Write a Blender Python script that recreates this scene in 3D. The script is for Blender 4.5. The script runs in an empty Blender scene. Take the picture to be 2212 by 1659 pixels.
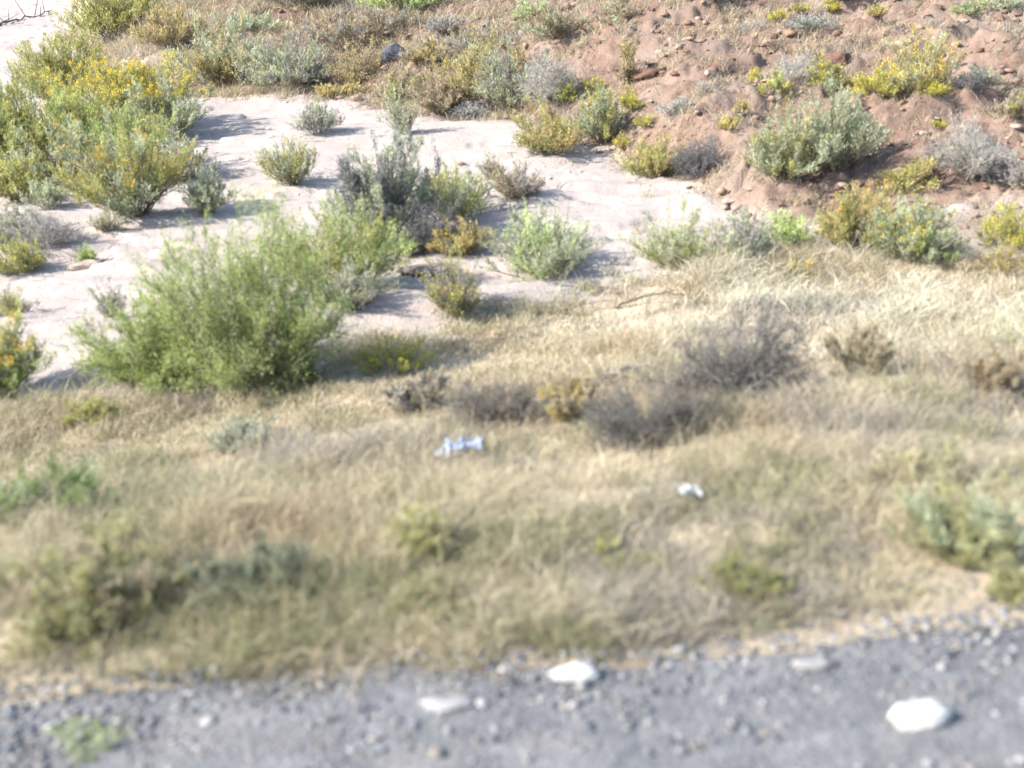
import bpy, math, random
import numpy as np
from mathutils import Matrix, Vector

# ------------------------------------------------------------------ camera, sky, sun, exposure
SC = bpy.context.scene
COL = SC.collection
PITCH, ROLL, HFOV, CAM_H = math.radians(21), math.radians(3.4), math.radians(50), 2.2
CAM = np.array([0.0, 0.0, CAM_H])
FW = np.array([0, math.cos(PITCH), -math.sin(PITCH)])
U0 = np.array([0, math.sin(PITCH), math.cos(PITCH)])
R0 = np.array([1.0, 0, 0])
UPV = math.cos(ROLL) * U0 + math.sin(ROLL) * R0
RTV = math.cos(ROLL) * R0 - math.sin(ROLL) * U0
cd = bpy.data.cameras.new('camera')
cam = bpy.data.objects.new('camera', cd)
COL.objects.link(cam)
cam.matrix_world = Matrix(((RTV[0], UPV[0], -FW[0], CAM[0]), (RTV[1], UPV[1], -FW[1], CAM[1]),
                           (RTV[2], UPV[2], -FW[2], CAM[2]), (0, 0, 0, 1)))
cd.sensor_width = 36
cd.lens = 18 / math.tan(HFOV / 2)
cd.clip_start = 0.05
cd.clip_end = 2000
cd.dof.use_dof = True
cd.dof.focus_distance = 60
cd.dof.aperture_fstop = 1.25
SC.camera = cam

SUN_EL, SUN_AZ = math.radians(37), math.radians(-106)     # azimuth from +Y towards +X: the sun stands to the left
world = bpy.data.worlds.new("World")
SC.world = world
world.use_nodes = True
wn = world.node_tree
sky = wn.nodes.new('ShaderNodeTexSky')
sky.sky_type = 'NISHITA'
sky.sun_disc = False
sky.sun_elevation = SUN_EL
sky.sun_rotation = SUN_AZ
bg = wn.nodes['Background']
bg.inputs['Strength'].default_value = 0.15
wn.links.new(sky.outputs[0], bg.inputs['Color'])
sl = bpy.data.lights.new('sun', 'SUN')
sl.energy = 4.6
sl.angle = math.radians(0.5)
sl.color = (1.0, 0.94, 0.85)
so = bpy.data.objects.new('sun', sl)
COL.objects.link(so)
sdir = Vector((math.sin(SUN_AZ) * math.cos(SUN_EL), math.cos(SUN_AZ) * math.cos(SUN_EL), math.sin(SUN_EL)))
so.rotation_euler = sdir.to_track_quat('Z', 'Y').to_euler()
SC.view_settings.view_transform = 'Standard'
SC.view_settings.look = 'None'
SC.view_settings.gamma = 1
SC.view_settings.exposure = 1.5
SC.cycles.max_bounces = 6
SC.cycles.transparent_max_bounces = 4

# ------------------------------------------------------------------ noise and terrain
_T = np.random.default_rng(7).random((256, 256))


def vnoise(x, y):
    xi, yi = np.floor(x).astype(int), np.floor(y).astype(int)
    fx, fy = x - xi, y - yi
    fx, fy = fx * fx * (3 - 2 * fx), fy * fy * (3 - 2 * fy)
    a = _T[xi & 255, yi & 255]; b = _T[(xi + 1) & 255, yi & 255]
    c = _T[xi & 255, (yi + 1) & 255]; d = _T[(xi + 1) & 255, (yi + 1) & 255]
    return (a * (1 - fx) + b * fx) * (1 - fy) + (c * (1 - fx) + d * fx) * fy - 0.5


def fbm(x, y, o=4, s=1.0):
    v, a = 0, 1.0
    for k in range(o):
        v = v + a * vnoise(x * s + 17.3 * k, y * s + 9.1 * k)
        s *= 2.03; a *= 0.5
    return v


def sm(t):
    t = np.clip(t, 0, 1)
    return t * t * (3 - 2 * t)


TOE = ([-40, -9, -4, -2.6, -1.2, 0, 1.2, 3, 5, 9, 40], [8.2, 8.2, 8.6, 9.2, 9.9, 10.4, 11.3, 12.0, 11.2, 10.4, 10.2])
FAR = ([-40, -22, -16, -10, -7, -4, -1.5, 0.3, 1.9, 2.6, 3.4, 5.5, 9, 40], [95, 62, 44, 30, 26.5, 25.5, 22.4, 21, 17.3, 15.2, 13.0, 12.4, 11.0, 10.5])


def toe(x, y=0): return np.interp(x, *TOE) + 0.9 * fbm(x, y, 3, 0.8)
def far(x, y=0): return np.interp(x, *FAR) + 1.3 * fbm(x + 50, y, 3, 0.5)


def hgt(x, y, detail=True):
    x = np.asarray(x, float); y = np.asarray(y, float)
    t0 = np.interp(x, *TOE)
    wash = -1.15 + 0.045 * (np.minimum(y, 90) - 11)
    bank = sm((y - 3.1) / (t0 - 3.1) * 0.92 + 0.06) - 0.01
    z = np.where(y < t0 + 3, 0 * y, wash)
    z = bank * wash * (y > 0)
    d = np.maximum(y - np.interp(x, *FAR), 0)
    z = z + 0.155 * np.minimum(d, 90) * sm(d / 2.5) + 0.5 * sm(d / 25) * fbm(x, y, 3, 0.22)
    if detail:
        hm = sm(d / 1.5)
        bm = sm((y - 3.1) / 0.6) * (1 - sm((y - t0 + 0.5) / 1.0))
        wm = sm((y - t0) / 1.0) * (1 - hm)
        g = fbm(x * .5 + y * .12 + 40, y * 1.5 - x * .3, 4, .75)
        z = z + hm * (0.20 * fbm(x, y, 5, 0.9) + 0.15 * sm((g - .06) / .07) + 0.11 * sm((g + .22) / .06) + 0.22 * np.abs(fbm(x, y * 1.3, 4, 2.3)))
        z = z + bm * 0.14 * fbm(x + 9, y, 4, 1.3)
        q = fbm(x * .35 + 30, y * 1.1, 4, 1.0)
        z = z + wm * (0.10 * fbm(x, y, 3, 0.45) + 0.04 * fbm(x + 30, y * 2.4, 4, 1.3) + 0.07 * (sm((q - .12) / .05) + sm((q + .22) / .05)))
        z = z - 0.03 * (1 - sm((y - 3.0) / 0.35))
    return z


S = 2212 / 2304            # the pixel figures below were read off a 2212 px wide view of the photograph
PW, PH = 2212, 1659
FPX = PW / 2 / math.tan(HFOV / 2)


def ray(px, py):
    d = FW + RTV * (px - PW / 2) / FPX - UPV * (py - PH / 2) / FPX
    return d / np.linalg.norm(d)


_TS = np.concatenate([np.linspace(2.5, 40, 3000), np.linspace(40, 160, 2000)])


def ground_at(px, py):
    d = ray(px, py)
    P = CAM[None] + _TS[:, None] * d[None]
    below = P[:, 2] < hgt(P[:, 0], P[:, 1])
    i = int(np.argmax(below)) if below.any() else len(_TS) - 1
    return P[i]


def depth_of(P): return float(np.dot(np.asarray(P) - CAM, FW))


def in_view(P, m=0.08, extra=1.0):
    v = P - CAM
    dp = np.maximum(v @ FW, 0.1)
    u, w = v @ RTV, v @ UPV
    tx = math.tan(HFOV / 2)
    return (np.abs(u) < dp * tx * (1 + m) + extra) & (np.abs(w) < dp * tx * 0.75 * (1 + m) + extra)


# ------------------------------------------------------------------ materials
def mat_new(name):
    m = bpy.data.materials.new(name)
    m.use_nodes = True
    nt = m.node_tree
    return m, nt, nt.nodes['Principled BSDF']


def N(nt, t, **kw):
    n = nt.nodes.new(t)
    for k, v in kw.items():
        if k in n.inputs: n.inputs[k].default_value = v
        else: setattr(n, k, v)
    return n


def leaf_material(name, transl=0.35, rough=0.75):
    m, nt, b = mat_new(name)
    at = N(nt, 'ShaderNodeVertexColor', layer_name='col')
    b.inputs['Roughness'].default_value = rough
    b.inputs['Specular IOR Level'].default_value = 0.25
    nt.links.new(at.outputs[0], b.inputs['Base Color'])
    if transl:
        tr = N(nt, 'ShaderNodeBsdfTranslucent')
        nt.links.new(at.outputs[0], tr.inputs['Color'])
        mx = N(nt, 'ShaderNodeMixShader', Fac=transl)
        nt.links.new(b.outputs[0], mx.inputs[1]); nt.links.new(tr.outputs[0], mx.inputs[2])
        nt.links.new(mx.outputs[0], nt.nodes['Material Output'].inputs[0])
    return m


M_LEAF = leaf_material('leaves', 0.42)
M_STEM = leaf_material('woody_stems', 0.0, 0.9)
M_FLOWER = leaf_material('petals', 0.3)
M_GRASS = leaf_material('straw', 0.35, 0.6)
M_STONE = leaf_material('stones', 0.0, 0.9)


def coords(nt, scale=(1, 1, 1)):
    g = N(nt, 'ShaderNodeNewGeometry')
    mp = N(nt, 'ShaderNodeMapping')
    mp.inputs['Scale'].default_value = scale
    nt.links.new(g.outputs['Position'], mp.inputs[0])
    return mp.outputs[0]


def noise(nt, vec, scale, detail=6, rough=0.6):
    n = N(nt, 'ShaderNodeTexNoise', Scale=scale, Detail=detail, Roughness=rough)
    nt.links.new(vec, n.inputs['Vector'])
    return n.outputs['Fac']


def ramp(nt, fac, stops):
    r = N(nt, 'ShaderNodeValToRGB')
    e = r.color_ramp.elements
    while len(e) < len(stops): e.new(0.5)
    for q, (p, c) in zip(e, stops):
        q.position = p; q.color = (*c, 1)
    nt.links.new(fac, r.inputs[0])
    return r.outputs[0]


def mixc(nt, fac, a, b, mode='MIX'):
    m = N(nt, 'ShaderNodeMix', data_type='RGBA', blend_type=mode)
    if isinstance(fac, float): m.inputs[0].default_value = fac
    else: nt.links.new(fac, m.inputs[0])
    for s, v in ((6, a), (7, b)):
        if isinstance(v, tuple): m.inputs[s].default_value = (*v, 1)
        else: nt.links.new(v, m.inputs[s])
    return m.outputs[2]


def bump(nt, b, hs, strength=0.6, dist=0.03):
    prev = None
    for h, d in hs:
        n = N(nt, 'ShaderNodeBump', Strength=strength, Distance=d)
        nt.links.new(h, n.inputs['Height'])
        if prev is not None: nt.links.new(prev, n.inputs['Normal'])
        prev = n.outputs[0]
    nt.links.new(prev, b.inputs['Normal'])


def ground_material():
    m, nt, b = mat_new('desert_ground')
    b.inputs['Roughness'].default_value = 0.95
    b.inputs['Specular IOR Level'].default_value = 0.1
    v = coords(nt)
    n1, n2, n3 = noise(nt, v, 0.7), noise(nt, v, 5), noise(nt, v, 40, 4)
    sand = ramp(nt, n1, [(0.3, (0.309, 0.261, 0.237)), (0.55, (0.346, 0.306, 0.28)), (0.72, (0.324, 0.261, 0.234))])
    sand = mixc(nt, 0.35, sand, ramp(nt, n3, [(0.35, (0.248, 0.209, 0.185)), (0.6, (0.376, 0.335, 0.304))]))
    stain = ramp(nt, noise(nt, coords(nt, (.5, 1.6, 1)), 1.3, 7, .65), [(0.56, (0, 0, 0)), (0.70, (.55, .55, .55))])
    sand = mixc(nt, stain, sand, (0.34, 0.25, 0.215))
    rill = ramp(nt, noise(nt, coords(nt, (.8, 4.5, 1)), 1.1, 8, .7), [(0.60, (0, 0, 0)), (0.66, (.5, .5, .5))])
    sand = mixc(nt, rill, sand, (0.25, 0.19, 0.165))
    red = ramp(nt, n2, [(0.3, (0.109, 0.0632, 0.0465)), (0.5, (0.168, 0.109, 0.0831)), (0.68, (0.226, 0.17, 0.137))])
    red = mixc(nt, 0.4, red, ramp(nt, n3, [(0.35, (0.0839, 0.0499, 0.0366)), (0.6, (0.233, 0.173, 0.137))]))
    pale = ramp(nt, n1, [(0.45, (0, 0, 0)), (0.62, (1, 1, 1))])
    red = mixc(nt, pale, red, (0.212, 0.16, 0.129))
    dry = ramp(nt, n2, [(0.3, (0.25, 0.195, 0.133)), (0.5, (0.343, 0.281, 0.195)), (0.7, (0.39, 0.335, 0.257))])
    dry = mixc(nt, 0.35, dry, ramp(nt, n3, [(0.35, (0.156, 0.125, 0.0858)), (0.6, (0.429, 0.374, 0.281))]))
    a1 = N(nt, 'ShaderNodeAttribute', attribute_name='sand')
    a2 = N(nt, 'ShaderNodeAttribute', attribute_name='red')
    c = mixc(nt, a1.outputs['Fac'], dry, sand)
    c = mixc(nt, a2.outputs['Fac'], c, red)
    nt.links.new(c, b.inputs['Base Color'])
    bump(nt, b, [(n2, 0.05), (n3, 0.02)], 0.5)
    return m


def gravel_material(name, dark=1.0):
    m, nt, b = mat_new(name)
    b.inputs['Roughness'].default_value = 0.9
    v = coords(nt)
    vo = N(nt, 'ShaderNodeTexVoronoi', Scale=55)
    nt.links.new(v, vo.inputs['Vector'])
    n2, n3 = noise(nt, v, 6), noise(nt, v, 120, 3)
    k = lambda *c: tuple(q * dark for q in c)
    c = ramp(nt, vo.outputs['Color'], [(0.1, k(.11, .13, .145)), (0.5, k(.23, .235, .25)), (0.85, k(.36, .35, .35)), (0.97, k(.55, .52, .49))])
    c = mixc(nt, 0.45, c, ramp(nt, n2, [(0.35, k(.11, .12, .135)), (0.65, k(.46, .46, .465))]))
    c = mixc(nt, 0.25, c, ramp(nt, n3, [(0.4, k(.10, .10, .11)), (0.6, k(.42, .40, .39))]))
    dust = ramp(nt, noise(nt, coords(nt, (1, 2.2, 1)), 1.6, 5), [(0.52, (0, 0, 0)), (0.72, (.4, .4, .4))])
    c = mixc(nt, dust, c, k(.46, .42, .37))
    nt.links.new(c, b.inputs['Base Color'])
    bump(nt, b, [(vo.outputs['Distance'], 0.01), (n3, 0.006)], 0.7)
    return m


# ------------------------------------------------------------------ mesh helpers
def make_mesh(name, verts, quads=None, tris=None, col=None, attrs=None, smooth=False):
    verts = np.asarray(verts, np.float32)
    me = bpy.data.meshes.new(name)
    q = np.zeros((0, 4), np.int32) if quads is None else np.asarray(quads, np.int32)
    t = np.zeros((0, 3), np.int32) if tris is None else np.asarray(tris, np.int32)
    me.vertices.add(len(verts)); me.vertices.foreach_set('co', verts.ravel())
    loops = np.concatenate([q.ravel(), t.ravel()])
    me.loops.add(len(loops)); me.loops.foreach_set('vertex_index', loops)
    n = len(q) + len(t)
    me.polygons.add(n)
    st = np.concatenate([np.arange(len(q)) * 4, len(q) * 4 + np.arange(len(t)) * 3]).astype(np.int32)
    me.polygons.foreach_set('loop_start', st)
    me.polygons.foreach_set('loop_total', np.concatenate([np.full(len(q), 4), np.full(len(t), 3)]).astype(np.int32))
    if smooth: me.polygons.foreach_set('use_smooth', np.ones(n, bool))
    if col is not None:
        c4 = np.ones((len(verts), 4), np.float32); c4[:, :3] = col
        me.color_attributes.new('col', 'FLOAT_COLOR', 'POINT').data.foreach_set('color', c4.ravel())
    for k, a in (attrs or {}).items():
        me.attributes.new(k, 'FLOAT', 'POINT').data.foreach_set('value', np.asarray(a, np.float32))
    me.update(calc_edges=True)
    return me


def link(name, me, mat, parent=None):
    o = bpy.data.objects.new(name, me)
    if mat is not None and not me.materials: me.materials.append(mat)
    COL.objects.link(o)
    if parent is not None: o.parent = parent
    return o


def tag(o, label=None, cat=None, group=None, kind=None):
    for k, v in (('label', label), ('category', cat), ('group', group), ('kind', kind)):
        if v: o[k] = v
    return o


def empty(name, loc, rz=0.0):
    o = bpy.data.objects.new(name, None)
    o.empty_display_size = 0.1
    o.location = [float(v) for v in loc]; o.rotation_euler = (0, 0, rz)
    COL.objects.link(o)
    return o


def norm(v): return v / np.maximum(np.linalg.norm(v, axis=-1, keepdims=True), 1e-9)


def side_of(D, rng):
    return norm(np.cross(D, norm(rng.normal(size=D.shape))))


class Soup:
    def __init__(s): s.v, s.q, s.c, s.n = [], [], [], 0

    def add(s, V, Q, Cc):
        s.v.append(V.reshape(-1, 3)); s.q.append(Q.reshape(-1, 4) + s.n); s.c.append(Cc.reshape(-1, 3))
        s.n += V.reshape(-1, 3).shape[0]

    def tubes(s, P, r, col, rng):                 # P (n, k, 3) polylines, r (n, k), col (n, 3): three-sided
        n, k = P.shape[:2]
        D = norm(P[:, -1] - P[:, 0]); A = side_of(D, rng); B = np.cross(D, A)
        ang = np.arange(3) * 2 * math.pi / 3
        ring = np.cos(ang)[None, :, None] * A[:, None] + np.sin(ang)[None, :, None] * B[:, None]
        V = P[:, :, None] + r[:, :, None, None] * ring[:, None]
        idx = np.arange(n * k * 3).reshape(n, k, 3)
        a, b = idx[:, :-1], idx[:, 1:]
        Q = np.stack([a, np.roll(a, -1, 2), np.roll(b, -1, 2), b], -1)
        s.add(V, Q, np.repeat(col, k * 3, 0))

    def leaves(s, P, D, L, Wd, col, rng):         # rhombic leaves
        A = side_of(D, rng)
        L = L[:, None]; Wd = Wd[:, None]
        nrm = np.cross(D, A)
        V = np.stack([P, P + D * L * .5 + A * Wd * .5, P + D * L + nrm * L * .12, P + D * L * .5 - A * Wd * .5], 1)
        Q = np.arange(len(P) * 4).reshape(-1, 4)
        s.add(V, Q, np.repeat(col, 4, 0))

    def blades(s, P, D, L, Wd, bend, col, rng):   # two-segment grass blades
        A = side_of(D, rng)
        h = norm(np.stack([D[:, 0], D[:, 1], np.zeros(len(D))], -1) + 1e-4)
        L1 = L[:, None]; w = Wd[:, None]; bd = bend[:, None]
        m = P + D * L1 * .55
        t = m + norm(D + h * bd - np.array([0, 0, .35]) * bd) * L1 * .45
        V = np.stack([P - A * w * .5, P + A * w * .5, m + A * w * .42, m - A * w * .42, t + A * w * .06, t - A * w * .06], 1)
        i = np.arange(len(P))[:, None] * 6
        Q = np.concatenate([i + np.array([[0, 1, 2, 3]]), i + np.array([[3, 2, 4, 5]])], 0)
        s.add(V, Q, np.repeat(col, 6, 0))

    def mesh(s, name):
        return make_mesh(name, np.concatenate(s.v), np.concatenate(s.q), None, np.concatenate(s.c))


def pick(rng, n, pal, jit=0.12):
    pal = np.asarray(pal, float)
    i = rng.integers(0, len(pal), n)
    j = rng.integers(0, len(pal), n)
    t = rng.random((n, 1)) * 0.5
    c = pal[i] * (1 - t) + pal[j] * t
    return np.clip(c * (1 + jit * rng.normal(size=(n, 1))), 0.005, 0.95)


# ------------------------------------------------------------------ ground, shoulder, road
def build_ground():
    nx, ny = 720, 900
    v = np.linspace(0, 1, ny)
    ys = np.concatenate([np.linspace(-60, 1.6, 20)[:-1], 1.6 + (np.exp(v * 3.6) - 1) / (math.exp(3.6) - 1) * 75, [85, 100, 150, 220, 320]])
    u = np.linspace(-1, 1, nx)
    k = np.sign(u) * np.clip((np.abs(u) - 0.86) / 0.14, 0, 1) ** 2
    X = u[None] * (0.62 * np.maximum(ys, 1)[:, None] + 4) + k[None] * 220
    Y = np.repeat(ys[:, None], nx, 1)
    Z = hgt(X, Y)
    n1 = fbm(X, Y, 4, 1.6); n2 = fbm(X + 70, Y, 4, 0.9)
    dF = Y - np.interp(X, *FAR) - 1.6 * n2
    red = sm((dF + 0.5) / 1.6) * sm((X + 0.30 * Y - 0.5 + 3 * n1) / 5 + 0.5)
    tanm = sm((dF + 0.2) / 1.0)
    sand = sm((Y - np.interp(X, *TOE) - 0.9 * n1) / 0.7 + 0.5) * (1 - tanm * 0.85)
    sand = np.maximum(sand, (Y > 40) * 0)
    idx = np.arange(X.size).reshape(X.shape)
    Q = np.stack([idx[:-1, :-1], idx[:-1, 1:], idx[1:, 1:], idx[1:, :-1]], -1).reshape(-1, 4)
    me = make_mesh('ground', np.stack([X, Y, Z], -1).reshape(-1, 3), Q, attrs={'sand': sand.ravel(), 'red': red.ravel()}, smooth=True)
    tag(link('ground', me, ground_material()), kind='structure')


def EDGE(x): return .07 + .07 * np.clip(x, -6, 6)    # the shoulder widens slowly to the right


def sheet(name, x0, x1, y0, y1, nx, ny, z, mat, ragged=0.0):
    X, Y = np.meshgrid(np.linspace(x0, x1, nx), np.linspace(y0, y1, ny))
    f = (Y - y0) / (y1 - y0)
    Y = Y + f * (ragged * fbm(X, X * 0 + 3, 5, 1.4) + (ragged > 0) * EDGE(X))
    Z = z + 0.012 * fbm(X, Y, 3, 4.0) - 0.10 * sm((f - 0.93) / 0.07) * (ragged > 0)
    idx = np.arange(X.size).reshape(X.shape)
    Q = np.stack([idx[:-1, :-1], idx[:-1, 1:], idx[1:, 1:], idx[1:, :-1]], -1).reshape(-1, 4)
    return tag(link(name, make_mesh(name, np.stack([X, Y, Z], -1).reshape(-1, 3), Q, smooth=True), mat), kind='structure')


build_ground()
sheet('road_shoulder', -40, 40, 0.9, 3.17, 900, 60, 0.02, gravel_material('grey_gravel', 0.49), 0.28)
sheet('road', -60, 60, -9, 1.0, 300, 30, 0.045, gravel_material('asphalt', 0.35))


# ------------------------------------------------------------------ stones
def ico():
    t = (1 + 5 ** .5) / 2
    v = np.array([(-1, t, 0), (1, t, 0), (-1, -t, 0), (1, -t, 0), (0, -1, t), (0, 1, t), (0, -1, -t), (0, 1, -t), (t, 0, -1), (t, 0, 1), (-t, 0, -1), (-t, 0, 1)], float)
    f = np.array([(0, 11, 5), (0, 5, 1), (0, 1, 7), (0, 7, 10), (0, 10, 11), (1, 5, 9), (5, 11, 4), (11, 10, 2), (10, 7, 6), (7, 1, 8), (3, 9, 4), (3, 4, 2), (3, 2, 6), (3, 6, 8), (3, 8, 9), (4, 9, 5), (2, 4, 11), (6, 2, 10), (8, 6, 7), (9, 8, 1)])
    return norm(v), f


def ico_fine(k):
    v, f = ico()
    for _ in range(k):
        m = {}
        v = list(map(tuple, v)); nf = []
        def mid(a, b):
            key = (min(a, b), max(a, b))
            if key not in m:
                p = (np.array(v[a]) + np.array(v[b])); v.append(tuple(p / np.linalg.norm(p))); m[key] = len(v) - 1
            return m[key]
        for a, b, c in f:
            ab, bc, ca = mid(a, b), mid(b, c), mid(c, a)
            nf += [(a, ab, ca), (b, bc, ab), (c, ca, bc), (ab, bc, ca)]
        v = np.array(v); f = np.array(nf)
    return v, f


ICO_V, ICO_F = ico()


def pebbles(name, P, size, pal, rng, flat=0.6):
    n = len(P)
    V = ICO_V[None] * (1 + 0.22 * rng.normal(size=(n, 12, 1)))
    sc = np.stack([size * rng.uniform(.7, 1.4, n), size * rng.uniform(.7, 1.2, n), size * flat * rng.uniform(.6, 1.2, n)], -1)
    V = V * sc[:, None]
    a = rng.uniform(0, 6.28, n); ca, sa = np.cos(a)[:, None], np.sin(a)[:, None]
    V = np.stack([V[..., 0] * ca - V[..., 1] * sa, V[..., 0] * sa + V[..., 1] * ca, V[..., 2]], -1) + P[:, None]
    F = ICO_F[None] + (np.arange(n) * 12)[:, None, None]
    c = np.repeat(pick(rng, n, pal, 0.15), 12, 0)
    return make_mesh(name, V.reshape(-1, 3), None, F.reshape(-1, 3), c)


def build_gravel():
    rng = np.random.default_rng(3)
    n = 15000
    x = rng.uniform(-2.9, 2.9, n); y = rng.uniform(1.9, 3.45, n)
    y = np.where(rng.random(n) < .25, 3.02 + 0.16 * rng.normal(size=n), y)
    s = 0.003 + 0.013 * rng.random(n) ** 4 + 0.012 * rng.random(n) * (rng.random(n) < .03)
    y = y + EDGE(x) * (y > 2.5)
    z = np.maximum(np.where(y < 3.12 + EDGE(x) + .28 * fbm(x, x * 0 + 3, 5, 1.4), 0.022, -1), hgt(x, y)) + s * .15
    pal = [(.07, .078, .088), (.115, .125, .135), (.17, .175, .18), (.26, .255, .25), (.16, .14, .125), (.10, .11, .13), (.13, .14, .15), (.32, .31, .29), (.20, .17, .145)]
    tag(link('gravel', pebbles('gravel', np.stack([x, y, z], -1), s, pal, rng), M_STONE),
        'small grey gravel lying loose along the road shoulder', 'gravel', kind='stuff')
    n = 26000
    y = rng.uniform(12, 34, n); x = rng.uniform(-14, 17, n) * y / 28
    d = y - np.interp(x, *FAR)
    k = (d > -0.2) & (x + .35 * y - 4 + 5 * fbm(x, y, 3, .6) > 0)
    x, y = x[k], y[k]
    s = (0.006 + 0.085 * rng.random(len(x)) ** 9) * (y / 17)
    pal = [(.14, .08, .055), (.19, .12, .085), (.25, .18, .14), (.11, .065, .05), (.28, .22, .18)]
    tag(link('rubble', pebbles('rubble', np.stack([x, y, hgt(x, y) + s * .2], -1), s, pal, rng), M_STONE),
        'crumbly red brown clods and stones littering the far slope', 'rubble', kind='stuff')
    n = 500
    y = rng.uniform(10, 34, n); x = rng.uniform(-16, 7, n) * y / 30
    k = (y > np.interp(x, *TOE)) & (y < np.interp(x, *FAR) + 1)
    x, y = x[k], y[k]
    s = (0.006 + 0.03 * rng.random(len(x)) ** 4) * (y / 16)
    pal = [(.45, .36, .31), (.55, .47, .42), (.34, .25, .20), (.6, .55, .5)]
    tag(link('pebbles', pebbles('pebbles', np.stack([x, y, hgt(x, y) + s * .15], -1), s, pal, rng), M_STONE),
        'scattered pebbles on the pale sandy wash', 'pebbles', kind='stuff')


build_gravel()


def rock(name, px, py, w, h, colr, label, cat='stone', group=None, seed=0, z=None, deep=0.5):
    rng = np.random.default_rng(100 + seed)
    P = ground_at(px, py)
    if z is not None: P[2] = max(P[2], z)
    dp = depth_of(P)
    W_, H_ = w * dp / FPX, h * dp / FPX
    v, f = ico_fine(4)
    for _ in range(9):                            # knock flat facets off the lump
        nv = norm(rng.normal(size=3)); dd = rng.uniform(.62, .9)
        k = v @ nv
        v = v - np.maximum(k - dd, 0)[:, None] * nv
    a, b = v[:, 0] * 3 + seed, v[:, 1] * 3 + v[:, 2] * 2
    v = v * (1 + .10 * fbm(a, b, 3, 1.0) + .05 * fbm(a, b, 3, 5.0))[:, None]
    v = v * np.array([W_ / 2, W_ * deep / 2, H_ * .62]) + np.array([0, W_ * deep * .3, H_ * .28])
    c = np.asarray(colr)[None] * (1 + .55 * fbm(a, b, 5, 2.2) - .35 * sm((fbm(b + 9, a, 3, 1.6) - .1) / .3))[:, None]
    o = link(name, make_mesh(name, v, None, f, np.clip(c, .02, .9), smooth=False), M_STONE)
    o.location = P
    return tag(o, label, cat, group)


rock('stone', 1985, 1594, 150, 54, (.46, .45, .425), 'large white stone on the grey gravel, biggest and brightest of the shoulder stones', group='pale stones on the gravel shoulder', seed=1, z=.02)
rock('stone', 1250, 1498, 120, 36, (.42, .41, .39), 'flat white stone on the gravel shoulder below the middle of the dry bank', group='pale stones on the gravel shoulder', seed=2, z=.02)
rock('stone', 965, 1560, 120, 24, (.26, .255, .25), 'pale grey stone on the gravel, to the left of the flat white stone', group='pale stones on the gravel shoulder', seed=3, z=.02)
rock('stone', 1760, 1470, 95, 22, (.22, .215, .21), 'small dull grey stone at the grassy edge above the biggest white stone', group='pale stones on the gravel shoulder', seed=4, z=.02)
rock('boulder', 858, 136, 70, 46, (.085, .085, .10), 'dark grey boulder among dry grass on the far slope', seed=6)
rock('stone', 178, 582, 95, 18, (.30, .24, .20), 'thin flat brown slab of stone on the sand below grey dead brush', seed=7)
rock('stone', 925, 596, 150, 26, (.24, .19, .15), 'long low brown stone ledge on the sand behind the dry bank', seed=8)
rock('stone', 992, 358, 26, 12, (.36, .26, .22), 'tiny brown stone alone on the white sand left of the round tan bush', seed=9)
rock('boulder', 1405, 168, 80, 24, (.13, .075, .055), 'crumbly dark red boulder outcrop on the red slope', seed=10)
rock('boulder', 1815, 140, 62, 30, (.14, .08, .06), 'small red brown boulder beside yellow cushions high on the slope', seed=11)
rock('stone', 1575, 440, 30, 12, (.42, .32, .27), 'small brown stone at the right hand tip of the white sand', seed=12)

# ------------------------------------------------------------------ plants
OLIVE = [(0.356, 0.356, 0.113), (0.436, 0.436, 0.152), (0.29, 0.31, 0.113), (0.502, 0.475, 0.198)]
GREEN = [(0.315, 0.405, 0.128), (0.405, 0.48, 0.173), (0.247, 0.323, 0.112), (0.495, 0.54, 0.21)]
SAGE = [(0.413, 0.456, 0.3), (0.488, 0.525, 0.375), (0.338, 0.375, 0.25), (0.45, 0.475, 0.288)]
GREY = [(0.363, 0.347, 0.314), (0.429, 0.407, 0.363), (0.275, 0.264, 0.253), (0.374, 0.347, 0.286)]
DARK = [(.11, .11, .115), (.16, .155, .155), (.21, .20, .195)]
FEATHER = [(0.358, 0.422, 0.154), (0.435, 0.486, 0.205), (0.282, 0.352, 0.134), (0.461, 0.474, 0.192), (0.32, 0.435, 0.205)]
OCHRE = [(0.468, 0.384, 0.156), (0.528, 0.432, 0.204), (0.384, 0.324, 0.144), (0.444, 0.396, 0.192)]
LIME = [(0.459, 0.594, 0.216), (0.567, 0.675, 0.297), (0.392, 0.513, 0.216), (0.648, 0.689, 0.378)]
YELLOW = [(0.55, 0.495, 0.0715), (0.594, 0.528, 0.099), (0.462, 0.44, 0.099), (0.374, 0.385, 0.099)]
STRAW = [(0.448, 0.388, 0.264), (0.496, 0.44, 0.312), (0.384, 0.328, 0.216), (0.352, 0.304, 0.216)]
TAN = [(0.391, 0.315, 0.204), (0.442, 0.365, 0.246), (0.332, 0.264, 0.17)]
PETAL = [(.74, .52, .03), (.80, .60, .06), (.66, .44, .03)]
ORANGE = [(.72, .40, .03), (.76, .50, .05), (.62, .33, .03)]
WOOD = [(.20, .16, .12), (.27, .23, .18), (.15, .12, .095)]
GWOOD = [(.25, .235, .22), (.33, .31, .29), (.18, .17, .165)]

_k = [0]


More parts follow.
